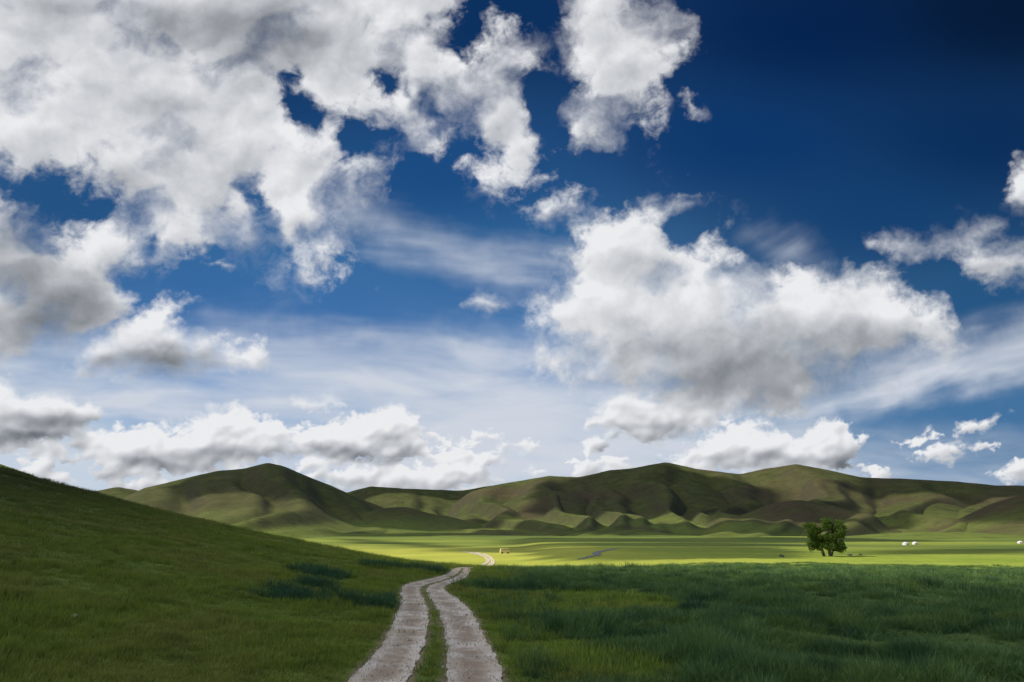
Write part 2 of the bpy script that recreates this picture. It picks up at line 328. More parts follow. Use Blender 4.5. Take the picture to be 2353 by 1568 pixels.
# ------------------------------------------------------------------ sky dome with clouds
azs=np.radians(np.concatenate([np.linspace(-78,-43,50)[:-1],np.linspace(-43,43,1150),np.linspace(43,78,50)[1:]]))
els=np.radians(np.concatenate([np.linspace(-3,-.5,5)[:-1],np.linspace(-.5,43.5,600),np.linspace(43.5,66,40)[1:]]))
EL,AZ=np.meshgrid(els,azs,indexing='ij')
dx=np.sin(AZ)*np.cos(EL); dy=np.cos(AZ)*np.cos(EL); dz=np.sin(EL)
dep=np.maximum(dy*cos(TH)+dz*sin(TH),.12)
SX=1176.5+FC*dx/dep; SY=784-FC*(dz*cos(TH)-dy*sin(TH))/dep
WX=SX+34*fbm(SX/200,SY/200,3,101)+20*fbm(SX/58,SY/58,4,103); WY=SY+30*fbm(SX/200,SY/200,3,102)+18*fbm(SX/58,SY/58,4,104)
WXs=SX+12*fbm(SX/60,SY/60,3,105)+4*fbm(SX/18,SY/18,2,107); WYs=SY+9*fbm(SX/60,SY/60,3,106)+4*fbm(SX/18,SY/18,2,108)
CL=[ # amp, small?, polygon
 (42,0,[(-900,-500),(1050,-500),(1075,0),(1030,45),(1060,85),(1130,52),(1195,68),(1250,100),(1268,150),(1240,195),(1252,260),(1268,330),(1250,395),(1200,442),(1120,438),(1098,370),(1050,300),(1010,300),(960,340),(935,300),(890,270),(830,290),(865,330),(912,372),(890,432),(825,412),(788,455),(832,470),(800,505),(848,560),(842,602),(765,632),(690,638),(625,604),(580,578),(530,560),(470,560),(452,592),(400,602),(362,642),(300,625),(200,640),(120,640),(60,520),(150,540),(250,508),(290,482),(200,432),(100,405),(0,395),(-900,395)]),
 (30,0,[(-400,425),(20,432),(80,480),(112,530),(160,575),(240,600),(312,650),(300,705),(262,765),(180,800),(120,828),(0,822),(-400,830)]),
 (20,1,[(165,850),(200,790),(270,735),(330,702),(385,678),(455,690),(405,722),(440,762),(500,768),(560,795),(602,778),(628,815),(600,845),(520,838),(470,862),(400,877),(250,868),(180,866)]),
 (36,0,[(1325,500),(1370,450),(1440,472),(1500,465),(1560,455),(1597,470),(1560,492),(1510,520),(1560,545),(1640,520),(1672,560),(1692,602),(1760,632),(1850,632),(1930,642),(1990,602),(2050,620),(2062,660),(2130,690),(2195,722),(2202,755),(2170,800),(2090,840),(2010,868),(1940,895),(1890,925),(1800,950),(1700,960),(1620,970),(1560,960),(1480,935),(1400,910),(1350,882),(1250,862),(1200,822),(1188,790),(1242,750),(1222,668),(1290,660),(1310,600),(1335,560)]),
 (24,1,[(1345,975),(1390,905),(1500,900),(1640,930),(1670,975),(1560,1010),(1480,1022),(1400,1000)],1.5),
 (24,1,[(1205,480),(1270,438),(1335,440),(1350,475),(1320,500),(1235,512)]),
 (36,0,[(1262,-400),(1272,40),(1268,100),(1300,140),(1335,200),(1290,250),(1288,320),(1330,348),(1385,322),(1420,290),(1470,305),(1512,262),(1535,200),(1578,150),(1572,90),(1562,40),(1510,-10),(1500,-400)]),
 (24,1,[(2600,300),(2345,362),(2310,420),(2335,482),(2600,520)]),
 (24,1,[(2005,562),(2060,548),(2120,556),(2195,545),(2218,505),(2295,520),(2265,562),(2330,560),(2600,520),(2600,640),(2310,640),(2272,662),(2220,622),(2228,592),(2150,578),(2060,592)],1.4),
 (16,1,[(-300,872),(20,872),(60,908),(120,898),(190,918),(242,950),(205,982),(150,1015),(0,1028),(-300,1020)]),
 (16,1,[(140,1015),(230,982),(330,972),(430,975),(478,922),(545,928),(590,958),(650,968),(685,1010),(605,1050),(585,1082),(400,1092),(280,1088),(180,1052)]),
 (16,1,[(635,1040),(700,975),(780,962),(860,938),(925,932),(972,970),(988,1032),(960,1062),(850,1068),(740,1058)]),
 (12,1,[(660,1090),(800,1068),(900,1078),(1050,1062),(1135,1080),(1135,1120),(900,1135),(780,1130)]),
 (12,1,[(668,912),(720,918),(760,903),(788,930),(750,950),(690,942)]),
 (14,1,[(1535,1062),(1600,1028),(1655,982),(1720,972),(1770,988),(1850,1002),(1868,972),(1930,965),(1972,1010),(1978,1052),(1930,1080),(1700,1088),(1600,1078)]),
 (9,1,[(1338,1020),(1370,998),(1403,1020),(1385,1048),(1350,1042)]),
 (9,1,[(1315,1075),(1350,1052),(1398,1075),(1375,1098),(1320,1100)]),
 (10,1,[(1066,705),(1100,670),(1132,680),(1165,706),(1120,718)]),
 (9,1,[(490,603),(512,598),(532,610),(520,622),(500,616)]),
 (16,1,[(2045,1015),(2140,990),(2160,1000),(2110,1025)]),
 (16,1,[(2190,985),(2330,942),(2270,985),(2200,1005)]),
 (16,1,[(2085,1045),(2200,1010),(2290,1018),(2170,1065)]),
 (12,1,[(2275,1092),(2340,1048),(2500,1035),(2500,1108),(2320,1110)]),
 (12,1,[(1160,1020),(1200,1008),(1250,1030),(1200,1045)]),
 (10,1,[(1960,1000),(1985,992),(2005,1000),(1985,1010)]),(10,1,[(1990,1075),(2010,1068),(2030,1080),(2005,1090)]),
 (10,1,[(1205,1082),(1225,1070),(1245,1085),(1225,1098)]),
 (30,1,[(1575,215),(1590,225),(1605,265),(1592,262)]),
]
HOLES=[(16,[(650,175),(690,145),(725,172),(705,205),(738,250),(728,295),(690,290),(665,250),(650,215)]),
 (14,[(870,172),(930,165),(935,200),(888,208)]),(14,[(538,395),(600,370),(600,420),(614,470),(606,538),(578,505),(554,430)]),
 (14,[(1235,205),(1285,200),(1275,260),(1290,310),(1255,320)]),(12,[(780,285),(815,290),(850,348),(810,365),(785,330)]),
 (12,[(940,210),(985,215),(1005,255),(960,250)]),(12,[(1560,500),(1630,508),(1600,525),(1555,520)]),(11,[(345,545),(365,540),(350,590),(335,590)])]
C=np.full(SX.shape,-3.0); SM=np.zeros(SX.shape)
for row in CL:
    amp,sm,P=row[:3]; cap=row[3] if len(row)>3 else 2.2
    wx,wy=(WXs,WYs) if sm else (WX,WY); Pa=np.array(P); amp*=1.3; m=amp*3.2
    sel=(wx>Pa[:,0].min()-m)&(wx<Pa[:,0].max()+m)&(wy>Pa[:,1].min()-m)&(wy<Pa[:,1].max()+m)
    s=polysdf(wx[sel],wy[sel],P); c=np.clip(s/amp,-3,cap)
    cur=C[sel]; up=c>cur; cur[up]=c[up]; C[sel]=cur
    q=SM[sel]; q[up]=float(sm); SM[sel]=q
for amp,P in HOLES:
    s=polysdf(WX,WY,P); C=C-2.2*ss(-2.6,2.0,s/amp)
band=ss(930,1010,SY)*(1-ss(1120,1160,SY))*(1-ss(1080,1350,SX))
bf=2.5*fbm(WXs/90,WYs/32,5,150)+.30
C=np.maximum(C,band*bf-(1-band)*3); SM=np.where(SY>900,1,SM)
band2=ss(1010,1050,SY)*(1-ss(1110,1130,SY))*ss(1150,1350,SX)*(1-.5*ss(1980,2100,SX))
C=np.maximum(C,band2*(2.4*fbm(WXs/80,WYs/26,4,155)-.1)-(1-band2)*3)
outm=np.maximum(ss(2450,2900,SX),ss(-200,-600,SY))
C=np.where(outm>.01,np.maximum(C,outm*(3.*fbm(SX/500,SY/500,3,77)-.2)-(1-outm)*3),C)
SMb=boxblur(SM,8); far_=ss(880,980,SY)
ns=fbm(WXs/60,WYs/50,6,111,gain=.6)*(1-far_)+fbm(WXs/40,WYs/28,6,119,gain=.6)*far_
bs=fbm(WXs/44,WYs/36,5,114,gain=.52,mode=1)*(1-far_)+fbm(WXs/30,WYs/22,5,121,gain=.52,mode=1)*far_
nb=fbm(WX/150,WY/140,7,110,gain=.6)*(1-SMb)+ns*SMb
bil=fbm(WX/105,WY/92,6,113,gain=.55,mode=1)*(1-SMb)+bs*SMb
bigE=np.exp(-(((SX-1720)/580)**2+((SY-760)/250)**2)**2)
topA=(1-ss(1100,1400,SX))*(1-ss(560,680,SY))*ss(250,700,SX)
cov=C*1.1+(2.4-1.0*SMb-.8*bigE+.3*far_+.35*topA)*nb+(.9-.1*SMb)*bil+.30+.3*bigE-.08*far_-.22*topA
wisp=1.25+2.8*ss(-.15,.4,fbm(SX/200,SY/160,3,160))*(1-.85*far_)-.6*far_
thick=boxblur(np.clip(cov,0,3)/3,12)
Hh=np.sqrt(np.clip(cov,0,5))*.8+bil*1.4+nb*.7
def rel(H_,r,k):
    gy_,gx_=np.gradient(boxblur(H_,r)); return np.tanh(-(gx_*(-.5)+gy_*.85)*k)
e1=rel(Hh,2,8); e2=rel(Hh,5,20); e3=rel(Hh,13,42)
low=fbm(WX/210,WY/150,3,171); mid=fbm(WX/85,WY/66,5,172,gain=.6)
L=.985-.05*thick+(.045+.09*far_)*e1+(.075+.06*SMb)*e2+(.09+.03*SMb)*e3+.13*low*(1-far_)+.10*mid*(1-.6*far_)+.12*boxblur(bil,1)
GREY=[(640,60,130,90,.38),(570,150,80,60,.2),(400,60,110,60,.20),(330,200,170,80,.16),(120,120,140,50,.12),(470,335,130,60,.14),(40,540,100,90,.40),(150,690,150,90,.42),(40,760,100,50,.28),(200,10,250,40,.2),
 (390,838,120,26,.45),(1760,865,280,52,.30),(1850,800,220,50,.13),(1640,765,250,45,.17),(1620,890,200,40,.15),(2000,765,150,35,.18),(1480,610,130,40,.17),(1500,780,160,35,.13),(1350,800,120,40,.12),(1500,985,110,25,.12),
 (110,962,120,24,.48),(60,1010,110,16,.46),(340,1072,150,14,.32),(520,1038,120,16,.22),(760,1042,100,14,.25),(860,1050,100,13,.28),(900,987,60,14,.18),(1940,1048,40,20,.36),(1780,1055,120,14,.2),
 (1380,1032,18,11,.3),(510,480,80,35,.16),(260,395,120,35,.12),(1150,300,70,90,.12),(1420,120,60,80,.12),(760,130,90,60,.1),(2290,600,60,30,.12),(2350,440,40,40,.15),(2330,1094,40,11,.2)]
gw=boxblur(mid,4)
for x,y,rx,ry,a in GREY:
    d=((WX-x)/rx)**2+((WY-y)/ry)**2; L=L-a*np.exp(-d*.9)*np.clip(1+.5*gw,.3,1.5)
L=np.clip(L,.12,1.02)
def rot(a): return (SX*cos(a)+SY*sin(a)),(-SX*sin(a)+SY*cos(a))
veil=np.zeros(SX.shape)
VE=[(.55,.10,[(810,495),(900,500),(1050,545),(1310,590),(1310,640),(1150,655),(1000,610),(870,560)],45),
 (.85,.04,[(-300,800),(500,790),(900,785),(1200,795),(1300,870),(1450,900),(1500,1000),(1500,1080),(900,1060),(500,1000),(-300,1060)],70),
 (1.,-.22,[(1840,945),(2050,850),(2500,700),(2500,830),(2200,905),(1900,955)],30),
 (.35,-.3,[(2000,820),(2600,640),(2600,760),(2100,850)],40),
 (1.,.0,[(880,920),(1400,870),(1600,960),(1880,960),(1930,1100),(1300,1130),(1000,1110)],60),
 (.9,.0,[(-300,960),(400,1020),(1100,1000),(1900,1040),(1950,1180),(-300,1180)],50),
 (.35,.12,[(500,720),(900,780),(1200,770),(1200,830),(500,830)],50),(.35,-.6,[(1740,540),(1830,610),(1880,590),(1800,530)],40),
 (.6,.1,[(1000,790),(1080,780),(1200,820),(1190,850),(1050,830)],20),(.5,0,[(1850,980),(2400,1040),(2400,1160),(1800,1160)],60)]
for st_,ang,P,sf in VE:
    rx_,ry_=rot(ang); s=polysdf(WX,WY,P); m=ss(-sf*1.3,sf*1.4,s+sf*.8*fbm(rx_/300,ry_/60,4,131))
    stn=.56+.8*fbm(rx_/320+.35*perlin(SX/260,SY/260,9),ry_/56+.8*perlin(SX/300,SY/200,19),5,133,gain=.5)+.15*fbm(rx_/900,ry_/150,3,135)
    veil=1-(1-veil)*(1-np.clip(st_*m*(.16+1.1*np.clip(stn,0,1.2)),0,.95))
AIR=[(2300,40,(3,20,50)),(1850,80,(2,30,80)),(1150,60,(8,44,96)),(600,200,(16,54,108)),(100,30,(20,56,110)),(2250,330,(5,40,90)),(1700,330,(5,50,110)),(1000,420,(18,68,132)),(180,480,(28,74,132)),
 (480,650,(48,100,165)),(750,700,(54,106,170)),(1150,620,(42,96,160)),(2000,500,(12,58,115)),(2300,720,(30,80,132)),(2200,960,(60,110,158)),(1300,860,(88,136,192)),(500,900,(106,150,202)),
 (150,1090,(178,204,226)),(1250,1075,(150,182,212)),(2150,1080,(92,134,174)),(1600,1030,(122,160,196)),(2340,1000,(64,112,156)),(-600,500,(55,100,155)),(2900,500,(4,32,80)),(1200,-600,(3,28,70)),(3200,1000,(55,100,145)),(-900,1000,(140,175,205)),(750,1000,(132,168,208)),(1100,1200,(175,200,220)),(2100,1200,(125,160,190))]
num=np.zeros(SX.shape+(3,)); den=np.zeros(SX.shape)
for x,y,c in AIR:
    w=1/(((SX-x)*.6)**2+((SY-y)*1.35)**2+150.**2)**1.7; num+=w[...,None]*srgb(c); den+=w
hi=(1-ss(500,900,SY))[...,None]
air=num/den[...,None]*(1+hi*np.array([0.,.07,-.08]))
RD=60000.
t=NT('sky_air_and_clouds'); P=t.n('ShaderNodeVectorMath',{0:t.pos(),1:(1/RD,)*3},operation='MULTIPLY').outputs[0]
ca=t.n('ShaderNodeSeparateColor',{0:t.attr('cld').outputs['Color']}); cv,lt,ve=ca.outputs
wi=t.attr('wisp').outputs['Fac']
f1=t.noise(P,45,6,.66,.5); f2=t.noise(P,130,4,.6)
cv2=t.math('ADD',cv,t.math('MULTIPLY',t.math('SUBTRACT',f1,.5),1.7)); cv2=t.math('ADD',cv2,t.math('MULTIPLY',t.math('SUBTRACT',f2,.5),.5))
al=t.mr(t.math('DIVIDE',cv2,wi),-.28,1.05)
l2=t.math('ADD',lt,t.math('MULTIPLY',t.math('SUBTRACT',f1,.5),.15)); l2=t.math('ADD',l2,t.math('MULTIPLY',t.math('SUBTRACT',f2,.5),.05))
rp=t.n('ShaderNodeValToRGB',{0:l2}); e=rp.color_ramp.elements
e[0].position=0.; e[0].color=(.06,.068,.085,1); e[1].position=1.; e[1].color=(.83,.84,.86,1)
for p_,c_ in ((.3,(.17,.185,.21,1)),(.55,(.34,.36,.39,1)),(.78,(.57,.59,.625,1))):
    q=e.new(p_); q.color=c_
col=t.mix(ve,t.attr('air').outputs['Color'],(.62,.665,.745)); col=t.mix(al,col,rp.outputs[0])
t.out(t.n('ShaderNodeEmission',{'Color':col,'Strength':1.}).outputs[0]); t.m.cycles.emission_sampling='NONE'
sky=grid_mesh('sky',np.stack([dx,dy,dz],-1)*RD,t.m)
cattr(sky.data,'air',air); cattr(sky.data,'cld',np.stack([cov,L,veil],-1)); fattr(sky.data,'wisp',wisp)
sky['kind']='structure'; sky['label']='deep blue sky with scattered white cumulus clouds'

# ------------------------------------------------------------------ light
SUN_AZ=radians(-100); SUN_EL=radians(45)
S=np.array([cos(SUN_EL)*sin(SUN_AZ),cos(SUN_EL)*cos(SUN_AZ),sin(SUN_EL)])
w=bpy.data.worlds.new('World'); scene.world=w; w.use_nodes=True; nt=w.node_tree; nt.nodes.clear()
sk=nt.nodes.new('ShaderNodeTexSky'); sk.sky_type='NISHITA'; sk.sun_disc=False; sk.sun_elevation=SUN_EL; sk.sun_rotation=SUN_AZ
bg=nt.nodes.new('ShaderNodeBackground'); bg.inputs[1].default_value=.135; wo=nt.nodes.new('ShaderNodeOutputWorld')
nt.links.new(sk.outputs[0],bg.inputs[0]); nt.links.new(bg.outputs[0],wo.inputs[0])
sl=bpy.data.lights.new('sun','SUN'); sl.energy=5.; sl.angle=radians(.6); sl.color=(1,.94,.83)
so_=bpy.data.objects.new('sun',sl); scene.collection.objects.link(so_)
from mathutils import Vector
so_.rotation_euler=Vector(tuple(S)).to_track_quat('Z','Y').to_euler()

# off-view clouds added sunward, outlined to shade the land; some light seeps through them
t=NT('shade_cloud_vapour'); cc=t.mix(t.noise(t.pos(),.01),(.9,.9,.9),(.96,.96,.96))
bd=t.n('ShaderNodeMixShader',{0:.6,1:t.n('ShaderNodeBsdfDiffuse',{0:cc}).outputs[0],2:t.n('ShaderNodeBsdfTranslucent',{0:cc}).outputs[0]}).outputs[0]
t.out(t.n('ShaderNodeMixShader',{0:.37,1:bd,2:t.n('ShaderNodeBsdfTransparent').outputs[0]}).outputs[0]); M_shade_cloud=t.m
def make_shade_cloud(poly3,alt,amp,seed,label,th=60.):
    pts=np.array([(p+S*((alt-p[2])/S[2]))[:2] for p in poly3]); mn=pts.min(0)-amp*1.5; mx=pts.max(0)+amp*1.5
    n=230; cell=max(mx-mn)/n; xs=np.arange(mn[0],mx[0],cell); ys=np.arange(mn[1],mx[1],cell)
    Yc,Xc=np.meshgrid(ys,xs,indexing='ij'); wl=amp*3.5
    s=polysdf(Xc,Yc,pts)+amp*(fbm(Xc/wl,Yc/wl,5,seed)*1.2)
    h=th*np.sqrt(np.clip(s/(amp*4),0,1))*(1+.5*fbm(Xc/wl,Yc/wl,4,seed+3,mode=1))
    ny,nx=s.shape; ins=s>0; cellm=ins[:-1,:-1]&ins[1:,:-1]&ins[:-1,1:]&ins[1:,1:]
    I,J=np.nonzero(cellm); a=I*nx+J; top=np.stack([a,a+1,a+nx+1,a+nx],-1); bot=top[:,::-1]+nx*ny
    V=np.concatenate([np.stack([Xc,Yc,alt+h],-1).reshape(-1,3),np.stack([Xc,Yc,alt-.18*h],-1).reshape(-1,3)])
    used=np.unique(np.concatenate([top,bot])); mp=np.full(len(V),-1); mp[used]=np.arange(len(used))
    me=bpy.data.meshes.new('shade_cloud'); me.from_pydata(V[used].tolist(),[],mp[np.concatenate([top,bot])].tolist()); me.update()
    me.materials.append(M_shade_cloud); ob=bpy.data.objects.new('shade_cloud',me); scene.collection.objects.link(ob)
    ob['kind']='structure'; ob['label']=label
def hp(L_): return [hit(x,y) for x,y in L_]
def pr(L_,z=110.):
    o=[]
    for px,r in L_:
        a=radians(azel(px,1150)[0]); o.append(np.array([r*sin(a),r*cos(a),z]))
    return o
near=[(420,4),(120,14),(60,19),(35,24),(22,30),(14,36),(6,44),(-4,51),(-30,74),(-60,98),(-120,140),(-260,220),(-300,-160),(420,-160)]
make_shade_cloud([np.array([x,y,0.]) for x,y in near],950,8,201,'flat based off-view cloud drifting over the steppe',12)
make_shade_cloud(hp([(1300,1290),(1210,1280),(1185,1268),(1250,1262),(1500,1258),(1780,1258),(1840,1268),(1830,1282),(1600,1288)]),600,10,202,'small off-view cloud over the plain',20)
make_shade_cloud(hp([(1880,1275),(2000,1266),(2200,1261),(2450,1259),(2450,1269),(2150,1275)]),1900,14,209,'small off-view cloud over the plain',20)
make_shade_cloud(hp([(740,1238),(860,1242),(1000,1250),(1090,1260),(980,1257),(820,1250)]),2400,30,210,'small off-view cloud over the plain',40)
make_shade_cloud(pr([(960,480),(1100,420),(1350,440),(1700,460),(1880,500),(1850,600),(1500,640),(1200,610),(1000,580)],-9),2000,28,203,'broad off-view cloud over the plain',60)
make_shade_cloud(pr([(1120,800),(1400,760),(1750,770),(2050,820),(2150,950),(2000,1280),(1600,1350),(1250,1250),(1150,980)],-12),2400,50,212,'broad off-view cloud over the plain',80)
make_shade_cloud(pr([(720,1500),(900,1350),(1150,1450),(1500,1550),(1900,1600),(2000,1900),(1600,2250),(1200,2200),(850,1950)],-14),2900,70,213,'broad off-view cloud over the plain',100)
make_shade_cloud(pr([(1180,3000),(1230,3700),(1380,4250),(1480,4420),(1600,4400),(1690,4150),(1800,3900),(1830,3400),(1720,2900),(1500,2500),(1300,2500)],140),4700,110,204,'off-view cloud above the mountains',200)
make_shade_cloud(pr([(400,3150),(500,3450),(640,3520),(780,3450),(880,3250),(1010,3050),(1100,2800),(1090,2300),(900,2150),(700,2200),(600,2550),(500,2700),(410,2850)],120),3900,110,205,'off-view cloud above the large mountain',200)
make_shade_cloud(pr([(1580,2300),(1640,2850),(1830,3000),(2080,2800),(2120,2350),(1950,2150),(1750,2150)],40),3600,80,206,'off-view cloud above the hillocks',150)
make_shade_cloud(pr([(2130,2100),(2180,2500),(2400,2700),(2800,2700),(2800,1500),(2500,1500),(2280,1800)],60),3300,80,207,'off-view cloud above the hillocks',150)
make_shade_cloud(pr([(830,5500),(830,6300),(1190,6300),(1190,5500)],200),5600,140,208,'off-view cloud above the far ridge',150)
make_shade_cloud(pr([(1960,3700),(2020,4550),(2300,4700),(2450,4500),(2420,3700),(2200,3500)],200),5200,120,211,'off-view cloud above the far ridge',150)

# ------------------------------------------------------------------ grass tufts
def grass_mat(name,c1,c2,c3,hill=False,hz=.3,dark=None):
    t=NT(name); P=t.pos(); rnd=t.n('ShaderNodeObjectInfo').outputs['Random']
    z=t.noise(P,.25,3); c=t.mix(rnd,c1,c2); c=t.mix(t.mr(z,.45,.68),c,c3)
    if dark: c=t.mix(t.mr(t.noise(P,.55,3,.6),.47,.60,0,.8),c,dark)
    if hill: c=t.mix(t.mr(t.posz(),.2,6.5,0,.92),c,(.052,.060,.018)); c=t.mix(t.mr(t.noise(P,1.1,3,.6),.5,.68,0,.55),c,(.05,.075,.018))  # uphill shade painted into the blade colour, matching the ground slope
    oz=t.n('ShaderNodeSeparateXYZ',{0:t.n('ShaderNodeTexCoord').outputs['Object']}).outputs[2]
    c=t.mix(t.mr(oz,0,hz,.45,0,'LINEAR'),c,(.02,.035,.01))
    d=t.n('ShaderNodeBsdfDiffuse',{0:c}).outputs[0]; tr=t.n('ShaderNodeBsdfTranslucent',{0:c}).outputs[0]
    g=t.n('ShaderNodeBsdfGlossy',{0:(.5,.6,.55,1),1:.5}).outputs[0]
    m=t.n('ShaderNodeMixShader',{0:.35,1:d,2:tr}).outputs[0]; t.out(t.n('ShaderNodeMixShader',{0:.025,1:m,2:g}).outputs[0]); return t.m
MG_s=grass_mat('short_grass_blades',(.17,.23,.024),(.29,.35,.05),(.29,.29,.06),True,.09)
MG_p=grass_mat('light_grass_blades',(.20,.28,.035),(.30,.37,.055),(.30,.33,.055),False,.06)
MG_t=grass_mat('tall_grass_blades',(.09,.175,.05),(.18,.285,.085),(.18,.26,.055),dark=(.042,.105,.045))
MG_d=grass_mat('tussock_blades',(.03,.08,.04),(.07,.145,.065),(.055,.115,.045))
def tuft(name,nb_,h,sp,wd,mat,seed):
    r=random.Random(seed); V=[];Fc=[]
    for i in range(nb_):
        a=r.uniform(0,2*pi); q=sp*math.sqrt(r.random()); x,y=q*cos(a),q*sin(a); hh=h*r.uniform(.5,1.1)
        la=a+r.uniform(-.9,.9); ln=hh*r.uniform(.1,.65); fa=r.uniform(0,pi); wx,wy=cos(fa)*wd/2,sin(fa)*wd/2
        ex,ey=cos(la),sin(la); o=len(V)
        V+=[(x-wx,y-wy,-.04),(x+wx,y+wy,-.04),(x+ex*ln*.35+wx*.8,y+ey*ln*.35+wy*.8,hh*.6),(x+ex*ln*.35-wx*.8,y+ey*ln*.35-wy*.8,hh*.6),(x+ex*ln,y+ey*ln,hh*r.uniform(.85,1))]
        Fc+=[(o,o+1,o+2,o+3),(o+3,o+2,o+4)]
    return mesh_obj(name,V,Fc,mat,link=False)
def scatter(name,xyz,rot,scl,variants,idx,label):
    col=bpy.data.collections.new(name+'_kinds')
    for v_ in variants: col.objects.link(v_)
    me=bpy.data.meshes.new(name); me.vertices.add(len(xyz)); me.vertices.foreach_set('co',np.ascontiguousarray(xyz,np.float32).ravel())
    for nm,d in (('rot',rot),('scl',scl)):
        a=me.attributes.new(nm,'FLOAT_VECTOR','POINT'); a.data.foreach_set('vector',np.ascontiguousarray(d,np.float32).ravel())
    a=me.attributes.new('vi','INT','POINT'); a.data.foreach_set('value',idx.astype(np.int32)); me.update()
    ob=bpy.data.objects.new(name,me); scene.collection.objects.link(ob)
    ng=bpy.data.node_groups.new(name,'GeometryNodeTree')
    ng.interface.new_socket('Geometry',in_out='INPUT',socket_type='NodeSocketGeometry'); ng.interface.new_socket('Geometry',in_out='OUTPUT',socket_type='NodeSocketGeometry')
    N=ng.nodes.new; gi=N('NodeGroupInput'); go=N('NodeGroupOutput'); ip=N('GeometryNodeInstanceOnPoints'); ci=N('GeometryNodeCollectionInfo')
    ci.inputs['Collection'].default_value=col; ci.inputs['Separate Children'].default_value=True; ci.inputs['Reset Children'].default_value=True
    def na(nm,ty):
        q=N('GeometryNodeInputNamedAttribute'); q.data_type=ty; q.inputs['Name'].default_value=nm; return q.outputs['Attribute']
    l=ng.links.new; l(gi.outputs[0],ip.inputs['Points']); l(ci.outputs[0],ip.inputs['Instance']); ip.inputs['Pick Instance'].default_value=True
    l(na('vi','INT'),ip.inputs['Instance Index']); l(na('rot','FLOAT_VECTOR'),ip.inputs['Rotation']); l(na('scl','FLOAT_VECTOR'),ip.inputs['Scale'])
    l(ip.outputs[0],go.inputs[0]); md=ob.modifiers.new('scatter','NODES'); md.node_group=ng
    ob['kind']='stuff'; ob['label']=label; return ob
def sample(n,r0,r1,a0,a1):
    q=rng.random(n); r=(math.sqrt(r0)+q*(math.sqrt(r1)-math.sqrt(r0)))**2; a=np.radians(rng.uniform(a0,a1,n)); return r*np.sin(a),r*np.cos(a),r
Vs=[tuft('short_tuft',14,.13,.11,.007,MG_s,i) for i in range(4)]; Vt=[tuft('tall_tuft',26,.42,.16,.010,MG_t,20+i) for i in range(4)]
Vp=[tuft('light_tuft',14,.13,.11,.008,MG_p,60+i) for i in range(4)]
x,y,r=sample(90000,6.5,85,-44,44)
lu=lushf(x,y); ps=patch_short(x,y); m=rutmask(x,y); en=.10*fbm(x*1.3,y*1.3,3,44)
short=(rng.random(len(x))>lu*(1-ps)); ok=(m<-.09+en)|(rng.random(len(x))<.004)
inp=ps*(.8+.3*fbm(x/1.5,y/1.5,2,33))>rng.uniform(.3,.7,len(x))
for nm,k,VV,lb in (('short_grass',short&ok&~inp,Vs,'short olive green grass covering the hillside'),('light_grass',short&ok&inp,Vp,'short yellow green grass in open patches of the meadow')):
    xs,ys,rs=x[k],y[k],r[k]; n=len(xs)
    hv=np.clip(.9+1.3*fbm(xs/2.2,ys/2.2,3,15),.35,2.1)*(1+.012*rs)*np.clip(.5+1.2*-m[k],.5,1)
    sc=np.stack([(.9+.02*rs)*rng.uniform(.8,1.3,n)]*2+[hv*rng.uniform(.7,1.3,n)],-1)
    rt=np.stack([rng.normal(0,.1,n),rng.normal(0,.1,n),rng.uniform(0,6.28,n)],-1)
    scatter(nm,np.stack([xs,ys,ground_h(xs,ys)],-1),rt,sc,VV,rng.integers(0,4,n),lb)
x,y,r=sample(60000,6.5,110,-12,44)
lu=lushf(x,y); ps=patch_short(x,y); m=rutmask(x,y)
cl_=fbm(x/2.6,y/2.6,4,16)
k=(rng.random(len(x))<lu*(1-ps*.94)*np.clip(.7+1.6*cl_,.10,1))&(m<-.35)&(rng.random(len(x))<ss(6,11,r)+.5); xs,ys,rs=x[k],y[k],r[k]; n=len(xs)
hv=np.clip(.60+1.5*cl_[k],.2,1.8)*(1-.5*ss(38,70,ys))
sc=np.stack([(.85+.012*rs)*rng.uniform(.8,1.25,n)]*2+[hv*rng.uniform(.75,1.25,n)],-1)
rt=np.stack([rng.normal(0,.12,n),rng.normal(0,.12,n)+.08,rng.uniform(0,6.28,n)],-1)
scatter('tall_grass',np.stack([xs,ys,ground_h(xs,ys)],-1),rt,sc,Vt,rng.integers(0,4,n),'tall dark bluish green meadow grass')
TP=[[(570,1364),(640,1354),(700,1366),(790,1380),(850,1388),(860,1398),(700,1392),(620,1384)],[(655,1310),(720,1308),(800,1326),(790,1335),(700,1325)],[(680,1342),(740,1346),(780,1362),(700,1366)],
 [(830,1297),(880,1300),(905,1306),(860,1308)],[(910,1303),(975,1308),(975,1316),(920,1313)],[(815,1382),(915,1380),(915,1405),(870,1407)],[(980,1310),(1030,1313),(1020,1322),(975,1320)],
 [(1200,1424),(1330,1428),(1480,1430),(1600,1418),(1640,1432),(1450,1452),(1270,1444)],[(1040,1340),(1200,1344),(1360,1344),(1350,1354),(1180,1360),(1080,1364)],[(1570,1400),(1620,1402),(1610,1420),(1575,1418)]]
X_,Y_=[],[]
for i,Pp in enumerate(TP):
    q=np.array([hit(*p)[:2] for p in Pp]); c0=q.min(0); c1=q.max(0); n=int(min(2600,max(160,(c1-c0).prod()*(18 if i<7 else 6))))
    xx=rng.uniform(c0[0],c1[0],n); yy=rng.uniform(c0[1],c1[1],n); s=polysdf(xx,yy,q)+1.8*fbm(xx/1.2,yy/.8,3,22)-(.10 if i<7 else .35); kk=s>0; X_.append(xx[kk]);Y_.append(yy[kk])
xs=np.concatenate(X_); ys=np.concatenate(Y_); kk=rutmask(xs,ys)<-.2; xs,ys=xs[kk],ys[kk]; n=len(xs)
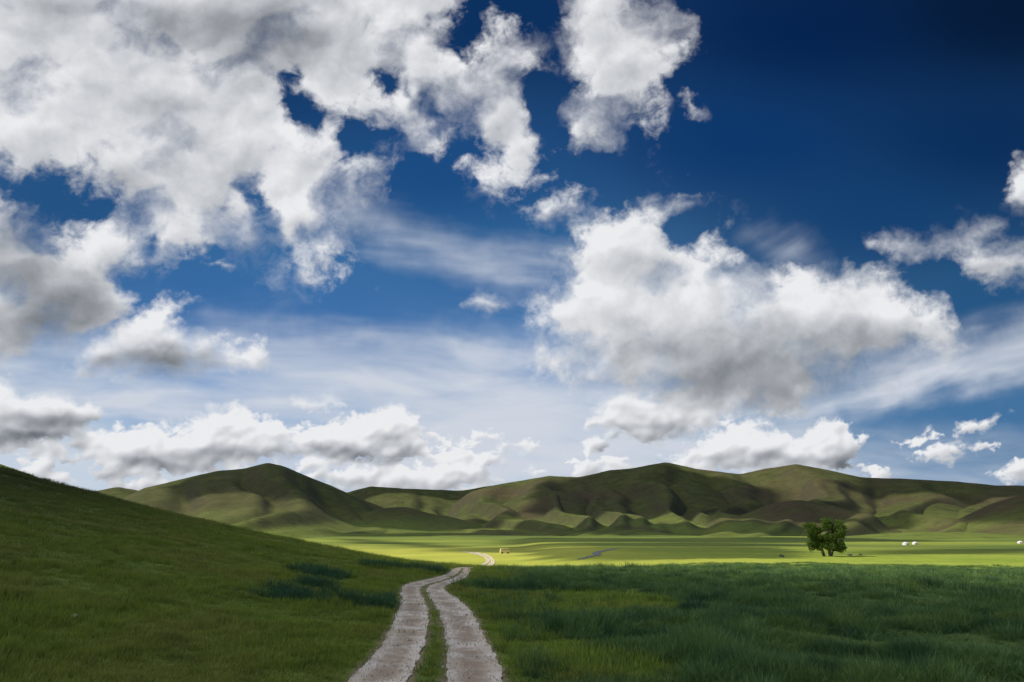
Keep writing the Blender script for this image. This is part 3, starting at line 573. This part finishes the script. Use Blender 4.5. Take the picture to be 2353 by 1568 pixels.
sc=np.stack([rng.uniform(.9,1.4,n)]*2+[rng.uniform(.35,1.1,n)],-1); rt=np.stack([rng.normal(0,.12,n),rng.normal(0,.12,n),rng.uniform(0,6.28,n)],-1)
Vt2=[tuft('tussock_tuft',28,.45,.17,.012,MG_d,40+i) for i in range(4)]
scatter('tussock_grass',np.stack([xs,ys,ground_h(xs,ys)],-1),rt,sc,Vt2,rng.integers(0,4,n),'dark green grass tussocks on the slope')

def rock_mesh(name,rad,seed,mat,link=False,sub=2,flat=.65):
    import bmesh
    bm=bmesh.new(); bmesh.ops.create_icosphere(bm,subdivisions=sub,radius=rad); r=random.Random(seed)
    ax=[Vector((r.uniform(-1,1),r.uniform(-1,1),r.uniform(-1,1))).normalized() for _ in range(7)]
    for v in bm.verts:
        d=v.co.normalized(); k=1+sum(-.35*max(0,d.dot(a_)-.55) for a_ in ax)+r.uniform(-.04,.04); v.co*=k; v.co.z*=flat
    me=bpy.data.meshes.new(name); bm.to_mesh(me); bm.free(); me.materials.append(mat); ob=bpy.data.objects.new(name,me)
    if link: scene.collection.objects.link(ob)
    return ob
M_rock=simple('pale_stone',(.54,.45,.36),.9,6,.3)
Vr=[rock_mesh('pebble',.02,i,M_rock,sub=1) for i in range(4)]
xs,ys=[],[]
for A_,B_ in ruts:
    i=(rng.random(6500)**1.3*300).astype(int); f=rng.uniform(-.05,1.05,6500)[:,None]; q=A_[i]*(1-f)+B_[i]*f+rng.normal(0,.05,(6500,2)); xs.append(q[:,0]); ys.append(q[:,1])
xs=np.concatenate(xs); ys=np.concatenate(ys); kk=(ys>5); xs,ys=xs[kk],ys[kk]; n=len(xs)
s_=rng.lognormal(-.55,.5,n)*.8
scatter('gravel',np.stack([xs,ys,ground_h(xs,ys)+.005],-1),rng.uniform(0,6.28,(n,3)),np.stack([s_]*3,-1),Vr,rng.integers(0,4,n),'loose pale gravel on the track')

# ------------------------------------------------------------------ trees
t=NT('tree_leaves'); P=t.n('ShaderNodeTexCoord').outputs['Object']; c=t.mix(t.noise(P,1.1,3),(.045,.085,.018),(.12,.175,.032))
m_=t.n('ShaderNodeMixShader',{0:.3,1:t.n('ShaderNodeBsdfDiffuse',{0:c}).outputs[0],2:t.n('ShaderNodeBsdfTranslucent',{0:c}).outputs[0]}).outputs[0]; t.out(m_); M_leaf=t.m
M_bark=simple('tree_bark',(.09,.07,.055),.95,5,.35)
def tree(loc,stems,clumps,seed,label,nleaf=5200):
    r=np.random.default_rng(seed); e=bpy.data.objects.new('tree',None); scene.collection.objects.link(e); e.location=loc
    mb=MB()
    for pts,r0 in stems:
        mb.tube(pts,[r0*(1-.75*i/(len(pts)-1)) for i in range(len(pts))],9)
    cs=np.array(clumps)
    for c_ in cs:
        best=None
        for pts,r0 in stems:
            for p in pts[1:]:
                p=np.array(p)
                if p[2]<c_[2]-.2:
                    d=np.linalg.norm(p-c_[:3]); 
                    if best is None or d<best[0]: best=(d,p)
        if best is None: continue
        p=best[1]; mid_=(p+c_[:3])/2+r.normal(0,.15,3); mb.tube([p,mid_,c_[:3]],[.08,.05,.02],6)
    mesh_obj('trunk',mb.V,mb.F,M_bark,e,True)
    V=[];Fc=[]; wts=cs[:,3]**2.2; wts/=wts.sum(); ids=r.choice(len(cs),nleaf,p=wts)
    for i in ids:
        c_=cs[i]; d=r.normal(0,1,3); d/=np.linalg.norm(d); rad=c_[3]*(r.random()**.4)*(1+.18*math.sin(d[0]*5+i)+.15*math.sin(d[2]*7+i*2)); p=c_[:3]+d*rad*np.array([1,1,.85])
        a=r.normal(0,1,3); a/=np.linalg.norm(a); b=np.cross(a,r.normal(0,1,3)); b/=np.linalg.norm(b); s=r.uniform(.11,.24)
        o=len(V); V+=[p-a*s,p+b*s*.6,p+a*s,p-b*s*.6]; Fc.append((o,o+1,o+2,o+3))
    mesh_obj('crown',V,Fc,M_leaf,e)
    e['label']=label; e['category']='tree'
    return e
tb=hit(1908,1279,ground_h); D=np.hypot(tb[0],tb[1]); kf=D/205.
def sc_(L_): return [tuple(v*kf for v in q) for q in L_]
def clumps(seed,n,ctr,ex,rmin,rmax):
    r=np.random.default_rng(seed); o=[]
    while len(o)<n:
        d=r.uniform(-1,1,3)
        if np.linalg.norm(d)<1: o.append(tuple(np.array(ctr)+d*np.array(ex))+(r.uniform(rmin,rmax),))
    return o
cA=clumps(3,36,(1.2,0,6.1),(3.4,2.8,3.8),.7,1.4)+clumps(8,24,(1.3,0,2.8),(3.8,2.4,1.3),.6,1.1)+clumps(9,8,(-.5,-.3,3.6),(1.3,1.6,2.),.6,1.0)
tree(tuple(tb-np.array([0,0,.1])),[(sc_([(0,0,0),(.15,0,1.2),(.5,.1,3),(.9,0,5.5),(1.2,0,8.2)]),.34*kf),(sc_([(.35,.1,0),(.9,.1,1.4),(1.9,.3,3.2),(2.6,.3,5.6)]),.26*kf),(sc_([(-.1,.2,0),(-.3,.2,2.),(-.1,.3,5.)]),.2*kf)],[(a*kf,b*kf,c*kf,d*kf) for a,b,c,d in cA],5,'leafy green tree with several trunks on the open plain',11500)
tb2=tb+np.array([-1.1*kf,.8,0]); tb2[2]=float(ground_h(tb2[0],tb2[1]))-.1
cB=clumps(13,22,(-2.6,0,6.1),(1.9,1.8,3.3),.65,1.15)+clumps(14,12,(-2.4,0,2.8),(1.9,1.3,1.2),.6,1.)
tree(tuple(tb2),[(sc_([(0,0,0),(-.3,0,1.5),(-.9,0,3.5),(-1.7,0,6.),(-2.2,0,8.)]),.26*kf),(sc_([(-.2,.2,0),(-.9,.2,2.),(-2.2,.1,4.5)]),.17*kf)],[(a*kf,b*kf,c*kf,d*kf) for a,b,c,d in cB],6,'slimmer leaning green tree with a narrow crown',6000)

# ------------------------------------------------------------------ gers
M_felt=simple('white_felt',(.62,.61,.58),.9,2,.06); M_door=simple('painted_door',(.35,.09,.04),.5,3,.15); M_dark=simple('dark_metal',(.05,.05,.05),.5,3,.1); M_rope=simple('rope_band',(.5,.45,.38),.9,5,.1)
def ger(px,py,label,seed,R_=2.4):
    p=hit(px,py)
    e=bpy.data.objects.new('yurt',None); scene.collection.objects.link(e); e.location=tuple(p-np.array([0,0,.05])); e.rotation_euler=(0,0,seed)
    n=32
    def ring(r,z): return [(r*cos(2*pi*k/n),r*sin(2*pi*k/n),z) for k in range(n)]
    def lathe(name,prof,mat):
        V=[];Fc=[]
        for r_,z_ in prof: V+=ring(r_,z_)
        for i in range(len(prof)-1):
            for k in range(n): Fc.append((i*n+k,i*n+(k+1)%n,(i+1)*n+(k+1)%n,(i+1)*n+k))
        Fc.append(tuple((len(prof)-1)*n+k for k in range(n))); return mesh_obj(name,V,Fc,mat,e,True)
    lathe('wall',[(R_,0),(R_+.03,.8),(R_,1.45)],M_felt); lathe('roof',[(R_+.12,1.4),(R_+.1,1.5),(R_*.62,2.0),(.7,2.4),(.6,2.47)],M_felt)
    lathe('roof_ring',[(.55,2.45),(.55,2.57),(.45,2.61)],M_dark); lathe('rope_band',[(R_+.04,1.0),(R_+.06,1.05),(R_+.04,1.1)],M_rope)
    b=MB(); b.box((0,-R_-.02,.7),(.95,.14,1.4)); mesh_obj('door',b.V,b.F,M_door,e)
    b=MB(); b.tube([(.2,0,2.45),(.2,0,3.2)],[.07,.07],8); mesh_obj('chimney',b.V,b.F,M_dark,e)
    e['label']=label; e['category']='yurt'; e['group']='white yurts on the plain'
ger(2081,1253,'white felt yurt standing on the sunlit plain',.2); ger(2103,1251.5,'white felt yurt beside another on the plain',-.3); ger(2345,1249.5,'lone white felt yurt on the green plain',-.5)

# ------------------------------------------------------------------ van
M_y=simple('yellow_paint',(.75,.60,.24),.45,2,.08); M_gl=simple('window_glass',(.05,.055,.06),.15,2,.1); M_ty=simple('tyre_rubber',(.02,.02,.02),.9,5,.2); M_lt=simple('lamp_glass',(.75,.75,.7),.2,2,.05)
p=hit(1160,1272.5)
van=bpy.data.objects.new('van',None); scene.collection.objects.link(van); van.location=tuple(p); van.rotation_euler=(0,0,radians(12)); van.scale=(1.2,)*3
prof=[(-2.15,.30),(-2.2,1.2),(-2.0,1.98),(-1.8,2.15),(1.4,2.15),(1.65,2.0),(2.05,1.25),(2.2,1.1),(2.22,.30)]
V=[(x,-.92,z) for x,z in prof]+[(x,.92,z) for x,z in prof]; n=len(prof)
Fc=[tuple(range(n)),tuple(range(2*n-1,n-1,-1))]+[(i,(i+1)%n+0,(i+1)%n+n,i+n)[::-1] for i in range(n)]
bo=mesh_obj('body',V,Fc,M_y,van); bv=bo.modifiers.new('bevel','BEVEL'); bv.width=.07; bv.segments=2
for sy in (-1,1):
    b=MB()
    for x0,x1 in ((-1.75,-1.15),(-.85,-.2),(.05,.65)): b.box(((x0+x1)/2,sy*.925,1.7),(x1-x0,.03,.32))
    b.box((1.2,sy*.925,1.68),(.5,.03,.32)); mesh_obj('side_window',b.V,b.F,M_gl,van)
    for wx in (-1.3,1.35):
        b=MB(); b.tube([(wx,sy*.70,.36),(wx,sy*.97,.36)],[.36,.36],20); mesh_obj('wheel',b.V,b.F,M_ty,van)
    b=MB(); b.tube([(2.18,sy*.65,.9),(2.27,sy*.65,.9)],[.12,.11],14); mesh_obj('headlight',b.V,b.F,M_lt,van)
mesh_obj('windshield',[(1.72,-.8,1.93),(1.72,.8,1.93),(2.07,.8,1.3),(2.07,-.8,1.3)],[(0,3,2,1)],M_gl,van)
b=MB(); b.box((2.26,0,.45),(.1,1.8,.16)); mesh_obj('bumper',b.V,b.F,M_dark,van)
van['label']='small yellow van parked on the sunlit grass'; van['category']='van'

# ------------------------------------------------------------------ boulders
for i,(px,py,rd,lb) in enumerate([(172,1418,.07,'small pale stone lying on the grassy slope'),(1796,1280,.8,'brown boulder on the plain near the tree'),(1952,1277,.7,'brown boulder on the plain near the tree'),(1978,1276,.6,'brown boulder on the plain near the tree')]):
    ob=rock_mesh('rock',rd,90+i,M_rock if i==0 else M_bark,True); q=hit(px,py); ob.location=(q[0],q[1],float(ground_h(q[0],q[1]))+rd*.2); ob['label']=lb; ob['category']='rock'
